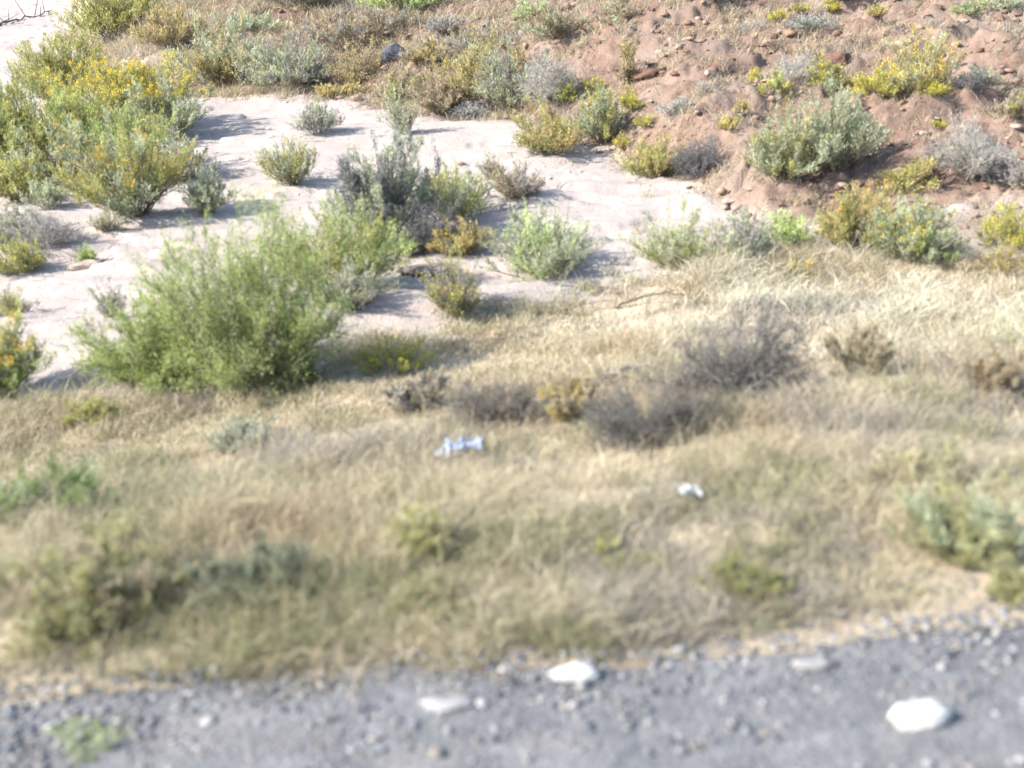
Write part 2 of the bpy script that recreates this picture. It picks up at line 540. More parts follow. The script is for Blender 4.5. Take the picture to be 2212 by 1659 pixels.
def shrub(name, label, cat, group, px, py, w, h, pal, form='broom', flowers=0.0, fpal=PETAL, dens=1.0, pal2=None, wood=WOOD, leaf=1.0, lean=0.0):
    """px, py: where the foot of the plant meets the ground; w, h: its spread and height, all in px of the 2212 px view."""
    _k[0] += 1
    rng = np.random.default_rng(1000 + _k[0])
    F = ground_at(px, py)
    W_ = w * depth_of(F) / FPX
    P0 = F + np.array([F[0], F[1], 0]) / np.hypot(F[0], F[1]) * W_ * .30
    P0[2] = hgt(P0[0], P0[1]) - 0.01
    dp = depth_of(P0)
    px_m = dp / (FPX * 1024 / PW)                 # metres per pixel of the finished picture
    wide = {'broom': 1.22, 'loose': 1.15, 'dome': 1.15}.get(form, 1.08)
    Rr, Hh = w * dp / FPX / 2 * wide, h * dp / FPX * 0.98
    area = (w * h) * (1024 / PW) ** 2
    root = tag(empty(name, P0), label, cat, group)
    spread = {'broom': 1.38, 'dome': 1.45, 'dead': 1.35, 'tuft': 1.0, 'loose': 1.25, 'plume': 1.4, 'cushion': 1.45}[form]
    ns = int({'broom': 46, 'dome': 60, 'dead': 44, 'tuft': 30, 'loose': 46, 'plume': 60, 'cushion': 70}[form] * (0.6 + 0.4 * min(area / 2500, 2)))
    # a few lobes make the outline uneven
    nl = rng.integers(4, 8)
    lphi = rng.uniform(0, 6.28, nl); lth = rng.uniform(0.1, 1.2, nl); lam = rng.uniform(-.48, .34, nl)
    ldir = np.stack([np.sin(lth) * np.cos(lphi), np.sin(lth) * np.sin(lphi), np.cos(lth)], -1)
    th = spread * rng.random(ns) ** .55; ph = rng.uniform(0, 6.28, ns)
    D = np.stack([np.sin(th) * np.cos(ph), np.sin(th) * np.sin(ph), np.cos(th)], -1)
    k = 1 + (np.exp(-((1 - D @ ldir.T) / .12)) * lam[None]).sum(1)
    k = k * (rng.uniform(.72, 1.05, ns) if form != 'loose' else rng.uniform(.55, 1.08, ns))
    end = D * k[:, None] * np.array([Rr * 1.05, Rr * 1.05, Hh * 1.0])
    ex = rng.uniform(.85, 1.15)
    end[:, 0] *= ex; end[:, 1] /= ex
    end[:, 0] += (lean if lean else rng.uniform(-.22, .22)) * end[:, 2]; end[:, 1] += rng.uniform(-.2, .2) * end[:, 2]
    base = np.stack([D[:, 0] * Rr * .10, D[:, 1] * Rr * .10, -0.02 + 0 * th], -1) + rng.normal(size=(ns, 3)) * [Rr * .05, Rr * .05, 0]
    if form == 'plume': base[:, :2] *= 3
    mid = base * .5 + end * .5
    mid[:, 2] += .10 * Hh * np.sin(th) * (1 if form in ('dead', 'broom', 'plume') else -.3)
    mid += rng.normal(size=mid.shape) * Rr * .05
    st = Soup()
    t4 = np.linspace(0, 1, 5)[None, :, None]
    PL = (1 - t4) ** 2 * base[:, None] + 2 * t4 * (1 - t4) * mid[:, None] + t4 ** 2 * end[:, None]
    rad = max((.0028 if form == 'plume' else .005) * (Rr + Hh), px_m * .25)
    st.tubes(PL, np.linspace(1, .35, 5)[None] * rad * rng.uniform(.6, 1.2, (ns, 1)), pick(rng, ns, wood), rng)
    # twigs
    nt_ = {'broom': 9, 'dome': 8, 'dead': 16, 'tuft': 3, 'loose': 10, 'plume': 14, 'cushion': 5}[form]
    si = np.repeat(np.arange(ns), nt_)
    tt = rng.uniform(.16 if form != 'cushion' else .4, .98, len(si))[:, None]
    A = (1 - tt) ** 2 * base[si] + 2 * tt * (1 - tt) * mid[si] + tt ** 2 * end[si]
    ax = norm(end[si] - base[si])
    rnd = rng.normal(size=A.shape)
    upb = {'broom': .9, 'dome': .45, 'dead': .25, 'tuft': .9, 'loose': .8, 'plume': .35, 'cushion': .8}[form]
    TD = norm(ax * .8 + rnd * (.42 if form != 'dead' else .75) + np.array([0, 0, upb]))
    TL = (Rr + Hh) * .5 * rng.uniform(.18, .42, len(si))[:, None] * (1.15 - .5 * tt)
    B = A + TD * TL
    Mi = (A + B) / 2 + rng.normal(size=A.shape) * TL * .08
    if form == 'plume': B[:, 2] -= .10 * TL[:, 0]
    tp = np.stack([A, Mi, B], 1)
    tp[:, :, 2] = np.maximum(tp[:, :, 2], .01)
    st.tubes(tp, np.array([[1, .75, .4]]) * max(rad * .45, px_m * .16) * np.ones((len(si), 1)), pick(rng, len(si), wood if form != 'dead' else pal), rng)
    if form == 'dead':                            # second order of brittle twigs
        s2 = np.repeat(np.arange(len(si)), 4)
        t2 = rng.uniform(.2, 1, len(s2))[:, None]
        a2 = A[s2] * (1 - t2) + B[s2] * t2
        b2 = a2 + norm(TD[s2] + rng.normal(size=a2.shape) * .8) * TL[s2] * rng.uniform(.25, .6, (len(s2), 1))
        b2[:, 2] = np.maximum(b2[:, 2], .005)
        st.tubes(np.stack([a2, b2], 1), np.array([[1, .5]]) * max(rad * .28, px_m * .15) * np.ones((len(s2), 1)), pick(rng, len(s2), pal), rng)
    link('stems', st.mesh('stems'), M_STEM, root)
    # foliage
    nleaf = int(np.clip(area * 1.9 * dens, 300, 60000))
    if form == 'dead': nleaf = int(nleaf * .12)
    li = rng.integers(0, len(si), nleaf)
    tl = rng.random(nleaf)[:, None] ** .8
    LP = A[li] * (1 - tl) + B[li] * tl + rng.normal(size=(nleaf, 3)) * TL[li] * .07
    LP[:, 2] = np.maximum(LP[:, 2], .01)
    LD = norm(TD[li] * (.9 if form != 'dome' else .4) + rng.normal(size=LP.shape) * .55 + np.array([0, 0, .25]))
    ll = np.maximum(.022, px_m * 2.6) * rng.uniform(.6, 1.5, nleaf) * leaf
    lw = np.maximum(.005, px_m * .85) * rng.uniform(.7, 1.3, nleaf) * leaf
    if form in ('broom', 'tuft', 'loose'): ll *= 1.35
    lc = pick(rng, nleaf, pal)
    if pal2 is not None:                          # some branches carry another foliage colour
        other = rng.random(ns) < .4
        lc = np.where(other[si[li]][:, None], pick(rng, nleaf, pal2), lc)
    tone = rng.uniform(.82, 1.18, ns)
    lc = lc * tone[si[li]][:, None]
    fo = Soup()
    fo.leaves(LP, LD, ll, lw, lc, rng)
    link('foliage', fo.mesh('foliage'), M_LEAF, root)
    if flowers:
        top = np.where((B[:, 2] > Hh * .38) & (rng.random(len(B)) < min(1, .25 + flowers)))[0]
        headed = rng.random(ns) < (.35 + .5 * flowers)
        top = top[headed[si[top]]]
        nf = max(12, int(area * .55 * flowers))
        fi = top[rng.integers(0, len(top), nf)] if len(top) else np.zeros(nf, int)
        FP = B[fi] + rng.normal(size=(nf, 3)) * np.maximum(.02, px_m * 1.2)
        FD = norm(rng.normal(size=FP.shape) + np.array([0, 0, .8]))
        fs = Soup()
        s_ = np.maximum(.014, px_m * 1.15)
        fs.leaves(FP, FD, s_ * rng.uniform(.8, 1.6, nf), s_ * rng.uniform(.6, 1.0, nf), pick(rng, nf, fpal, .08), rng)
        link('blossoms', fs.mesh('blossoms'), M_FLOWER, root)
    return root


DULL = [(.36, .36, .17), (.42, .40, .21), (.30, .31, .15), (.44, .41, .25)]
GR = 'flowering rabbitbrush on and beyond the wash'
GS = 'grey green shrubs on and beyond the wash'
GD = 'dead brush on the slopes'
GC = 'yellow green cushion plants on the red slope'
GB = 'green bushes and weeds on the near bank'
GT = 'dry tan bushes'
PL = [
    # ---- the big clump at the left
    ('rabbitbrush', 'bushy olive shrub behind the left clump, just under the patch of bare white sand', 'shrub', GR, 140, 240, 210, 190, OLIVE, 'broom', .06),
    ('rabbitbrush', 'tall olive shrub at the very top of the left clump beside the bare white sand', 'shrub', GR, 250, 98, 200, 125, OLIVE, 'broom', .08),
    ('rabbitbrush', 'shrub topped with the brightest mass of yellow flowers, in the left clump', 'shrub', GR, 285, 305, 270, 185, OLIVE, 'broom', 1.5),
    ('sagebrush', 'pale sage green shrub closing the left clump on its right, throwing two dark shadows', 'shrub', GS, 375, 312, 150, 120, SAGE, 'broom', .10),
    ('rabbitbrush', 'tall olive shrub against the left border with no flowers, in the upper half', 'shrub', GR, 40, 400, 210, 270, OLIVE, 'broom', .03, dict(pal2=GREEN)),
    ('rabbitbrush', 'green shrub with few yellow heads in the middle of the left clump', 'shrub', GR, 195, 340, 190, 150, GREEN, 'broom', .22, dict(pal2=OLIVE)),
    ('rabbitbrush', 'orange flecked shrub with a dark base at the front of the left clump', 'shrub', GR, 300, 492, 240, 225, OLIVE, 'broom', .42, dict(fpal=ORANGE, pal2=SAGE)),
    ('sagebrush', 'small blue green shrub on the sand right of the orange flecked shrub', 'shrub', GS, 450, 470, 110, 95, SAGE, 'broom', .14),
    ('rabbitbrush', 'low olive shrub at the left border, above purplish grey dead brush', 'shrub', GR, 45, 440, 150, 110, OLIVE, 'broom', .05),
    ('sagebrush', 'little grey green shrub just above the purplish grey dead brush', 'shrub', GS, 105, 455, 90, 62, SAGE, 'broom', 0),
    ('dead_brush', 'purplish grey dead brush on the sand below the left clump', 'dead shrub', GD, 115, 550, 170, 88, GREY, 'dead', 0),
    ('weed', 'pale wispy weed on the sand right of the purplish grey dead brush', 'weed', None, 235, 505, 90, 52, STRAW, 'loose', 0, dict(pal2=SAGE, dens=.5)),
    ('sagebrush', 'grey green shrub cut by the left border, beside the purplish grey dead brush', 'shrub', GS, 15, 535, 120, 90, SAGE, 'loose', .05, dict(pal2=GREY)),
    ('weed', 'thin grey weed on open sand above the broad feathery bush', 'weed', None, 250, 690, 90, 90, GREY, 'loose', 0, dict(pal2=SAGE, dens=.35)),
    ('weed', 'sparse olive weed at the left border on pinkish sand', 'weed', None, 30, 680, 110, 75, OLIVE, 'loose', .05, dict(pal2=GREY, dens=.5)),
    ('weed', 'low yellow green weeds at the left border below the grey dead brush', 'weed', None, 50, 600, 130, 80, OLIVE, 'loose', .12),
    ('weed', 'small green sprig beside the thin flat brown stone', 'weed', None, 190, 572, 56, 42, GREEN, 'loose', 0),
    ('rabbitbrush', 'green shrub with orange yellow flowers cut by the left border beside the big green bush', 'shrub', GR, 15, 880, 190, 215, GREEN, 'broom', .40, dict(fpal=ORANGE, pal2=SAGE)),
    ('rabbitbrush', 'plain green shrub between the bright yellow flowered one and the orange flecked one', 'shrub', GR, 255, 400, 230, 150, GREEN, 'broom', .04, dict(pal2=OLIVE)),
    ('rabbitbrush', 'greyish green shrub filling the hollow of the left clump above a little grey green one', 'shrub', GR, 130, 410, 200, 130, SAGE, 'broom', .04, dict(pal2=OLIVE)),
    ('sagebrush', 'grey green shrub tucked behind the right shoulder of the orange flecked shrub', 'shrub', GS, 385, 400, 130, 110, SAGE, 'broom', .08, dict(pal2=GREY)),
    # ---- far edge of the wash, top middle
    ('sagebrush', 'grey green shrub with a tan skirt at the upper left end of the sand', 'shrub', GS, 480, 197, 180, 135, SAGE, 'broom', .04, dict(pal2=OCHRE)),
    ('sagebrush', 'blue grey shrub between the tan skirted shrub and the dry brown bush', 'shrub', GS, 625, 198, 185, 125, SAGE, 'broom', .03, dict(pal2=GREY)),
    ('dry_bush', 'straw coloured bush in the gap between the olive top shrub and the tan skirted shrub', 'dry shrub', GT, 375, 110, 150, 90, OCHRE, 'broom', .05, dict(pal2=TAN)),
    ('sagebrush', 'dark blue green shrub cut by the top border above the blue grey shrub', 'shrub', GS, 655, 36, 140, 80, [(.11, .14, .10), (.15, .18, .13), (.2, .22, .17)], 'dome', 0),
    ('sagebrush', 'pale sage shrub in dry grass near the top border, left of a dark one', 'shrub', GS, 545, 70, 120, 55, SAGE, 'broom', 0),
    ('rabbitbrush', 'bright green shrub cut by the top border above the dark boulder', 'shrub', GR, 870, 52, 140, 85, GREEN, 'broom', .08, dict(pal2=LIME)),
    ('sagebrush', 'small grey shrub near the top border right of the bright green one', 'shrub', GS, 965, 82, 80, 55, GREY, 'broom', 0),
    ('sagebrush', 'pale mint green shrub near the top border where dry grass meets red dirt', 'shrub', GS, 1160, 48, 110, 48, SAGE, 'broom', .05, dict(pal2=LIME)),
    ('dry_bush', 'dry brown bush right of the blue grey shrub at the sand edge', 'dry shrub', GT, 778, 190, 135, 115, TAN, 'dome', 0, dict(pal2=OCHRE)),
    ('weed', 'thin yellow flowered weeds along the sand edge under the dry brown bush', 'weed', None, 725, 216, 110, 36, OCHRE, 'loose', .35),
    ('dry_bush', 'tawny upright bush at the left end of the thicket behind the sand', 'dry shrub', GT, 950, 255, 120, 105, TAN, 'broom', 0, dict(pal2=STRAW)),
    ('rabbitbrush', 'ochre and green shrub, largest of the thicket behind the sand', 'shrub', GR, 1035, 240, 190, 150, OCHRE, 'broom', .10, dict(pal2=SAGE)),
    ('sagebrush', 'grey green shrub in the middle of the thicket behind the sand', 'shrub', GS, 1110, 247, 150, 140, SAGE, 'broom', 0, dict(pal2=GREY)),
    ('dead_brush', 'bluish dead brush at the right end of the thicket behind the sand', 'dead shrub', GD, 1185, 228, 150, 120, GREY, 'dead', 0, dict(dens=3)),
    ('dead_brush', 'low pale grey dead brush on the sand at the foot of the thicket', 'dead shrub', GD, 1020, 258, 90, 40, [(.38, .37, .36), (.45, .44, .42), (.3, .29, .28)], 'dead', 0),
    ('dry_bush', 'straw and grey bush behind the blue grey shrub, left of the dark boulder', 'dry shrub', GT, 735, 130, 150, 62, TAN, 'broom', 0, dict(pal2=GREY)),
    ('dry_bush', 'tan bush directly right of the dark boulder', 'dry shrub', GT, 925, 150, 120, 62, STRAW, 'broom', 0, dict(pal2=OCHRE)),
    ('dry_bush', 'greyish straw bush directly above the largest shrub of the thicket', 'dry shrub', GT, 1055, 118, 170, 60, STRAW, 'broom', 0, dict(pal2=GREY)),
    ('dry_bush', 'olive tan bush above the bluish dead brush of the thicket', 'dry shrub', GT, 1200, 120, 140, 62, TAN, 'broom', 0, dict(pal2=SAGE)),
    ('dry_bush', 'low tan bush between the dry brown bush and the tawny upright bush', 'dry shrub', GT, 860, 225, 110, 66, STRAW, 'broom', 0, dict(pal2=OLIVE)),
    ('dry_bush', 'wide dull tan bush under the bright green shrub of the top border', 'dry shrub', GT, 850, 85, 170, 44, TAN, 'broom', 0, dict(pal2=GREY)),
    # ---- on the sand
    ('sagebrush', 'sparse grey bush standing alone on the sand with a shadow to its right', 'shrub', GS, 688, 297, 100, 88, GREY, 'broom', 0, dict(dens=.55, pal2=SAGE, wood=GWOOD)),
    ('weed', 'tall thin pale green weed on the sand beneath the thicket', 'weed', None, 875, 294, 72, 105, SAGE, 'loose', .04, dict(dens=.4)),
    ('sagebrush', 'sparse pale green bush on the sand left of the tall blue grey sagebrush', 'shrub', GS, 635, 415, 150, 110, SAGE, 'loose', .04, dict(pal2=OLIVE, dens=.6)),
    ('sagebrush', 'big blue grey sagebrush with a pale green crown in the middle of the sand', 'shrub', GS, 835, 528, 215, 255, [(.22, .23, .215), (.27, .275, .255), (.17, .18, .18)], 'broom', 0, dict(pal2=SAGE, wood=GWOOD, lean=.04, dens=1.4)),
    ('rabbitbrush', 'olive shrub close on the right of the big blue grey sagebrush', 'shrub', GR, 975, 495, 190, 118, OLIVE, 'broom', .05, dict(pal2=SAGE)),
    ('dead_brush', 'dark charcoal dead brush at the foot of the big blue grey sagebrush', 'dead shrub', GD, 925, 552, 130, 120, DARK, 'dead', 0, dict(wood=DARK)),
    ('dry_bush', 'round tan bush alone on the bright white sand, shadow to its right', 'dry shrub', GT, 1118, 437, 122, 96, TAN, 'dome', 0, dict(pal2=GREY)),
    ('weed', 'wispy pale weed on the sand just left of the round tan bush', 'weed', None, 1065, 392, 60, 70, STRAW, 'loose', 0, dict(dens=.35, pal2=SAGE)),
    ('weed', 'golden ochre weed between the charcoal dead brush and the lime green bush', 'weed', None, 1005, 562, 115, 88, OCHRE, 'broom', .18),
    ('weed', 'small pale green sprig in front of the charcoal dead brush', 'weed', None, 878, 558, 56, 55, LIME, 'loose', 0),
    ('green_bush', 'loose pale lime green bush at the near edge of the white sand', 'bush', None, 1170, 605, 275, 150, SAGE, 'loose', 0, dict(dens=.8, pal2=LIME)),
    ('sagebrush', 'grey green bush with brown arching twigs right of the lime green bush', 'shrub', GS, 1452, 592, 175, 118, SAGE, 'loose', 0, dict(pal2=GREEN, wood=TAN, dens=.7)),
    # ---- right end of the sand
    ('rabbitbrush', 'ochre green shrub at the sand\'s far edge, left of the upright grey green one', 'shrub', GR, 1195, 340, 150, 105, OCHRE, 'broom', .05, dict(pal2=OLIVE)),
    ('sagebrush', 'upright grey green shrub with a dark right side at the top of the sand', 'shrub', GS, 1300, 325, 115, 125, SAGE, 'broom', .03, dict(pal2=OLIVE)),
    ('rabbitbrush', 'olive shrub touching the black dead brush at the right edge of the sand', 'shrub', GR, 1425, 388, 145, 105, OLIVE, 'broom', .05, dict(pal2=OCHRE)),
    ('dead_brush', 'black dead brush at the right edge of the sand', 'dead shrub', GD, 1510, 388, 115, 105, DARK, 'dead', 0, dict(wood=DARK)),
    ('sagebrush', 'large pale sage green shrub on the lower red slope', 'shrub', GS, 1800, 408, 220, 175, SAGE, 'broom', .02),
    ('rabbitbrush', 'yellowish green shrub merging into the left of the large pale sage', 'shrub', GR, 1690, 402, 150, 160, SAGE, 'broom', .12, dict(pal2=OLIVE)),
    ('rabbitbrush', 'olive and ochre shrub touching the left of the sprawling grey dead brush', 'shrub', GR, 1955, 428, 120, 100, OLIVE, 'broom', .1, dict(pal2=OCHRE)),
    ('dead_brush', 'wide sprawling grey dead brush near the right border', 'dead shrub', GD, 2090, 412, 205, 140, GREY, 'dead', 0, dict(dens=2)),
    ('sagebrush', 'grey green shrub just right of the white sand tip', 'shrub', GS, 1615, 590, 140, 130, SAGE, 'broom', 0, dict(pal2=GREY)),
    ('green_bush', 'bright green bush between two grey and ochre shrubs beyond the bank', 'bush', None, 1705, 560, 110, 105, GREEN, 'broom', .06, dict(pal2=LIME)),
    ('rabbitbrush', 'rusty ochre shrub with orange flowers and a brown base', 'shrub', GR, 1835, 560, 175, 150, OCHRE, 'broom', .25, dict(fpal=ORANGE, pal2=OLIVE)),
    ('rabbitbrush', 'green shrub with yellow tips right of the rusty ochre shrub', 'shrub', GR, 1965, 590, 170, 160, SAGE, 'broom', .25, dict(pal2=GREEN)),
    ('weed', 'low bright yellow weed at the top edge of the tan bank', 'weed', None, 1722, 612, 95, 40, YELLOW, 'cushion', .4),
    ('rabbitbrush', 'yellow green shrub against the right border on pinkish dirt', 'shrub', GR, 2160, 560, 120, 85, OLIVE, 'broom', .28, dict(pal2=YELLOW)),
    ('weed', 'ochre weed at the right border below the yellow green shrub', 'weed', None, 2165, 606, 105, 55, OCHRE, 'loose', .1),
    # ---- red slope
    ('dry_bush', 'round brown green bush near the top border with a long shadow to its right', 'dry shrub', GT, 1338, 50, 95, 78, TAN, 'dome', 0, dict(pal2=SAGE)),
    ('rabbitbrush', 'yellow green shrub cut by the top border right of the round brown green bush', 'shrub', GR, 1528, 26, 105, 66, OLIVE, 'broom', .35, dict(pal2=YELLOW)),
    ('dead_brush', 'small dark dead brush just below the yellow green shrub at the top border', 'dead shrub', GD, 1630, 58, 80, 34, GREY, 'dead', 0),
    ('dry_bush', 'brown and olive bush cut by the top border above the silvery sage', 'dry shrub', GT, 1822, 36, 85, 66, TAN, 'broom', .0, dict(pal2=OLIVE)),
    ('snakeweed', 'yellow cushion tucked against the brown and olive bush at the top border', 'cushion plant', GC, 1795, 36, 42, 30, YELLOW, 'cushion', .1),
    ('snakeweed', 'bright yellow green cushion at the upper left of the silvery sage', 'cushion plant', GC, 1682, 50, 44, 26, YELLOW, 'cushion', 0),
    ('snakeweed', 'dull yellow cushion directly above the silvery sage', 'cushion plant', GC, 1730, 34, 38, 20, YELLOW, 'cushion', 0, dict(pal2=OLIVE)),
    ('snakeweed', 'faded yellow cushion right of the brown and olive bush at the top border', 'cushion plant', GC, 1895, 46, 44, 30, OCHRE, 'cushion', .1, dict(pal2=YELLOW)),
    ('sagebrush', 'low silvery pale sage high on the red slope', 'shrub', GS, 1745, 80, 110, 34, [(.42, .45, .40), (.36, .39, .35), (.30, .31, .29)], 'dome', 0),
    ('sagebrush', 'flat green shrub in the top right corner, the left of two', 'shrub', GS, 2090, 26, 85, 36, SAGE, 'dome', 0, dict(pal2=GREEN)),
    ('sagebrush', 'flat grey green shrub in the top right corner, the right of two', 'shrub', GS, 2178, 24, 95, 34, SAGE, 'dome', 0),
    ('snakeweed', 'golden cushion fronting grey dead brush under the red dirt ridge', 'cushion plant', GC, 1628, 176, 48, 62, YELLOW, 'cushion', .2),
    ('dead_brush', 'bluish grey dead brush behind the golden cushion', 'dead shrub', GD, 1705, 180, 130, 66, GREY, 'dead', 0, dict(dens=2)),
    ('rabbitbrush', 'leaning yellow green shrub between dead brush and the large golden shrub', 'shrub', GR, 1795, 196, 90, 82, OLIVE, 'cushion', .2, dict(pal2=YELLOW)),
    ('rabbitbrush', 'large golden flowered shrub, biggest on the red slope', 'shrub', GR, 1982, 200, 160, 130, OCHRE, 'broom', 1.0, dict(pal2=SAGE)),
    ('snakeweed', 'wide yellow cushion at the lower left of the large golden shrub', 'cushion plant', GC, 1892, 216, 115, 58, YELLOW, 'cushion', .15),
    ('snakeweed', 'small bright yellow cushion under the right of the large golden shrub', 'cushion plant', GC, 2018, 216, 76, 32, YELLOW, 'cushion', .1),
    ('dead_brush', 'dark low dead brush right of the large golden shrub', 'dead shrub', GD, 2088, 212, 85, 36, DARK, 'dead', 0, dict(wood=DARK)),
    ('sagebrush', 'little grey shrub above the dark low dead brush', 'shrub', GS, 2125, 185, 54, 36, GREY, 'broom', 0, dict(pal2=SAGE)),
    ('snakeweed', 'round green yellow cushion alone on brown dirt above the large pale sage shrub', 'cushion plant', GC, 1668, 240, 70, 48, YELLOW, 'cushion', 0, dict(pal2=GREEN)),
    ('snakeweed', 'small ochre cushion to the left of the round green yellow one', 'cushion plant', GC, 1600, 250, 44, 32, OCHRE, 'cushion', .05),
    ('snakeweed', 'olive yellow cushion above the black dead brush', 'cushion plant', GC, 1572, 285, 60, 36, YELLOW, 'cushion', 0, dict(pal2=OCHRE)),
    ('snakeweed', 'yellow cushion low between the large pale sage shrub and the sprawling dead brush', 'cushion plant', GC, 2030, 276, 50, 24, YELLOW, 'cushion', 0),
    ('snakeweed', 'rounded green cushion at the right end of the thicket', 'cushion plant', GC, 1226, 232, 50, 52, YELLOW, 'cushion', 0, dict(pal2=GREEN)),
    ('snakeweed', 'yellow cushion peeping over the upright grey green shrub', 'cushion plant', GC, 1285, 204, 48, 28, YELLOW, 'cushion', .1),
    ('snakeweed', 'yellow cushion with a brown shaded foot right of the upright grey green shrub', 'cushion plant', GC, 1366, 246, 54, 46, YELLOW, 'cushion', 0),
    ('snakeweed', 'flat pale yellow cushion below the brown footed one', 'cushion plant', GC, 1405, 280, 70, 28, YELLOW, 'cushion', 0, dict(pal2=STRAW)),
    ('snakeweed', 'ochre cushion at the sand edge right of the upright grey green shrub', 'cushion plant', GC, 1348, 328, 56, 32, YELLOW, 'cushion', .1, dict(pal2=OCHRE)),
    ('dry_bush', 'slim brown twiggy bush left of the crumbly red outcrop', 'dry shrub', GT, 1352, 196, 58, 100, TAN, 'loose', 0, dict(pal2=OCHRE)),
    ('dead_brush', 'grey brown dead brush above the flat pale yellow cushion', 'dead shrub', GD, 1460, 250, 110, 40, GREY, 'dead', 0),
    ('dead_brush', 'pale dead brush on the dirt left of the round green yellow cushion', 'dead shrub', GD, 1520, 215, 100, 34, [(.34, .29, .24), (.4, .35, .29)], 'dead', 0),
    ('dry_bush', 'small straw coloured bush at the right border above the sprawling dead brush', 'dry shrub', GT, 2185, 265, 90, 60, STRAW, 'broom', 0, dict(pal2=OLIVE)),
    ('sagebrush', 'grey shrub cut by the right border below the sprawling dead brush', 'shrub', GS, 2205, 420, 80, 62, GREY, 'broom', 0),
    # ---- near bank
    ('green_bush', 'tall feathery green bush, biggest plant on the near bank', 'bush', GB, 560, 866, 370, 450, FEATHER, 'plume', 0, dict(pal2=GREEN, leaf=1.1, dens=2.0, lean=.10)),
    ('green_bush', 'broad feathery green bush joined to the left of the tallest green bush', 'bush', GB, 365, 872, 290, 205, FEATHER, 'plume', 0, dict(pal2=GREEN, leaf=1.1, dens=1.5, lean=-.03)),
    ('green_bush', 'feathery green bush behind the tallest bush, reaching right to the blue grey sagebrush', 'bush', GB, 735, 632, 250, 195, FEATHER, 'plume', 0, dict(pal2=OLIVE, leaf=1.1, dens=1.3, lean=.03)),
    ('green_bush', 'dark low bush added as shade at the right foot of the tallest green bush', 'bush', GB, 650, 850, 130, 120, [(.10, .15, .05), (.14, .18, .07), (.18, .21, .09)], 'plume', 0),  # added bush, its dark leaves stand in for the tall bush's base shadow
    ('sagebrush', 'faint grey green bush to the right of the tallest green bush', 'shrub', GS, 765, 695, 165, 120, SAGE, 'loose', 0, dict(pal2=GREY, dens=.7)),
    ('weed', 'grey stemmed weed with yellow tips in front of the brown stone ledge', 'weed', GB, 985, 705, 150, 140, GREY, 'loose', .10, dict(pal2=OLIVE, dens=.7)),
    ('weed', 'squat olive yellow weed alone on the pale bank right of the tallest bush', 'weed', GB, 850, 815, 150, 72, YELLOW, 'cushion', 0, dict(pal2=OLIVE)),
    ('dead_brush', 'arching dark grey dead brush on the right of the tan bank', 'dead shrub', GD, 1590, 880, 350, 190, [(.10, .095, .09), (.14, .13, .12), (.20, .185, .165)], 'dead', 0, dict(wood=DARK)),  # grey twigs, darkened so their colour carries the shadow of the hollow
    ('dead_brush', 'flattened grey dead brush lower left of the arching dead brush', 'dead shrub', GD, 1370, 990, 250, 150, [(.14, .13, .12), (.19, .175, .155), (.11, .105, .10)], 'dead', 0, dict(wood=GWOOD)),  # twig palette darkened too, shade of the hollow is in the colour
    ('weed', 'olive weed below the left foot of the broad feathery bush', 'weed', GB, 190, 935, 140, 66, OLIVE, 'broom', 0),
    ('weed', 'pale silvery weed on the bank below the tallest green bush', 'weed', GB, 520, 985, 190, 82, [(.42, .44, .33), (.36, .38, .28), (.48, .48, .38)], 'loose', 0),
    ('weed', 'bright green weed patch cut by the left border, mid bank', 'weed', GB, 95, 1160, 310, 125, [(.24, .31, .12), (.30, .36, .16), (.2, .26, .1)], 'loose', 0, dict(pal2=SAGE)),
    ('weed', 'wide olive weed at the lower left just above the gravel', 'weed', GB, 230, 1400, 400, 205, DULL, 'loose', 0, dict(pal2=STRAW, dens=.7)),
    ('weed', 'grey green weed right of the wide olive weed', 'weed', GB, 560, 1345, 270, 140, [(.24, .26, .18), (.29, .30, .21), (.2, .22, .15)], 'loose', 0),
    ('weed', 'small olive green weed in the centre of the bank below the litter', 'weed', GB, 905, 1222, 160, 85, DULL, 'loose', 0, dict(pal2=OLIVE, dens=.7)),
    ('weed', 'low green weed at the gravel edge, below the central olive weed', 'weed', GB, 960, 1380, 210, 110, DULL, 'loose', 0, dict(pal2=STRAW, dens=.7)),
    ('weed', 'green weed in dry grass right of the central olive weed', 'weed', GB, 1350, 1272, 190, 75, DULL, 'loose', 0, dict(pal2=OLIVE, dens=.7)),
    ('weed', 'dark olive weed near the gravel on the right, below the white scrap', 'weed', GB, 1620, 1318, 210, 70, [(.22, .225, .09), (.28, .28, .12), (.34, .33, .16)], 'loose', 0, dict(dens=.8)),
    ('weed', 'olive weed at the right, in tan grass above the grey green patch', 'weed', GB, 1960, 1100, 240, 110, DULL, 'loose', 0, dict(pal2=STRAW, dens=.6)),
    ('weed', 'grey green weed patch at the right border, mid bank', 'weed', GB, 2080, 1235, 290, 130, SAGE, 'loose', 0, dict(pal2=DULL, dens=.7)),
    ('weed', 'olive weed in the right corner of the bank just above the gravel', 'weed', GB, 2185, 1310, 150, 80, DULL, 'loose', 0, dict(dens=.7)),
    ('weed', 'little green weed growing out of the gravel at the bottom left', 'weed', None, 220, 1655, 150, 44, SAGE, 'loose', 0, dict(pal2=GREEN, dens=.6)),
    ('dead_brush', 'wide brownish dead brush left of the golden brown bunchgrass clump', 'dead shrub', GD, 1090, 930, 300, 120, [(.19, .17, .14), (.25, .22, .18), (.14, .13, .11)], 'dead', 0, dict(wood=GWOOD)),
    ('dead_brush', 'low brown dead brush filling the gap between the arching and the flattened dead brushes', 'dead shrub', GD, 1500, 950, 260, 105, [(.16, .14, .115), (.21, .185, .15), (.12, .11, .095)], 'dead', 0, dict(wood=GWOOD)),  # brown twigs with the hollow's shade painted into their palette
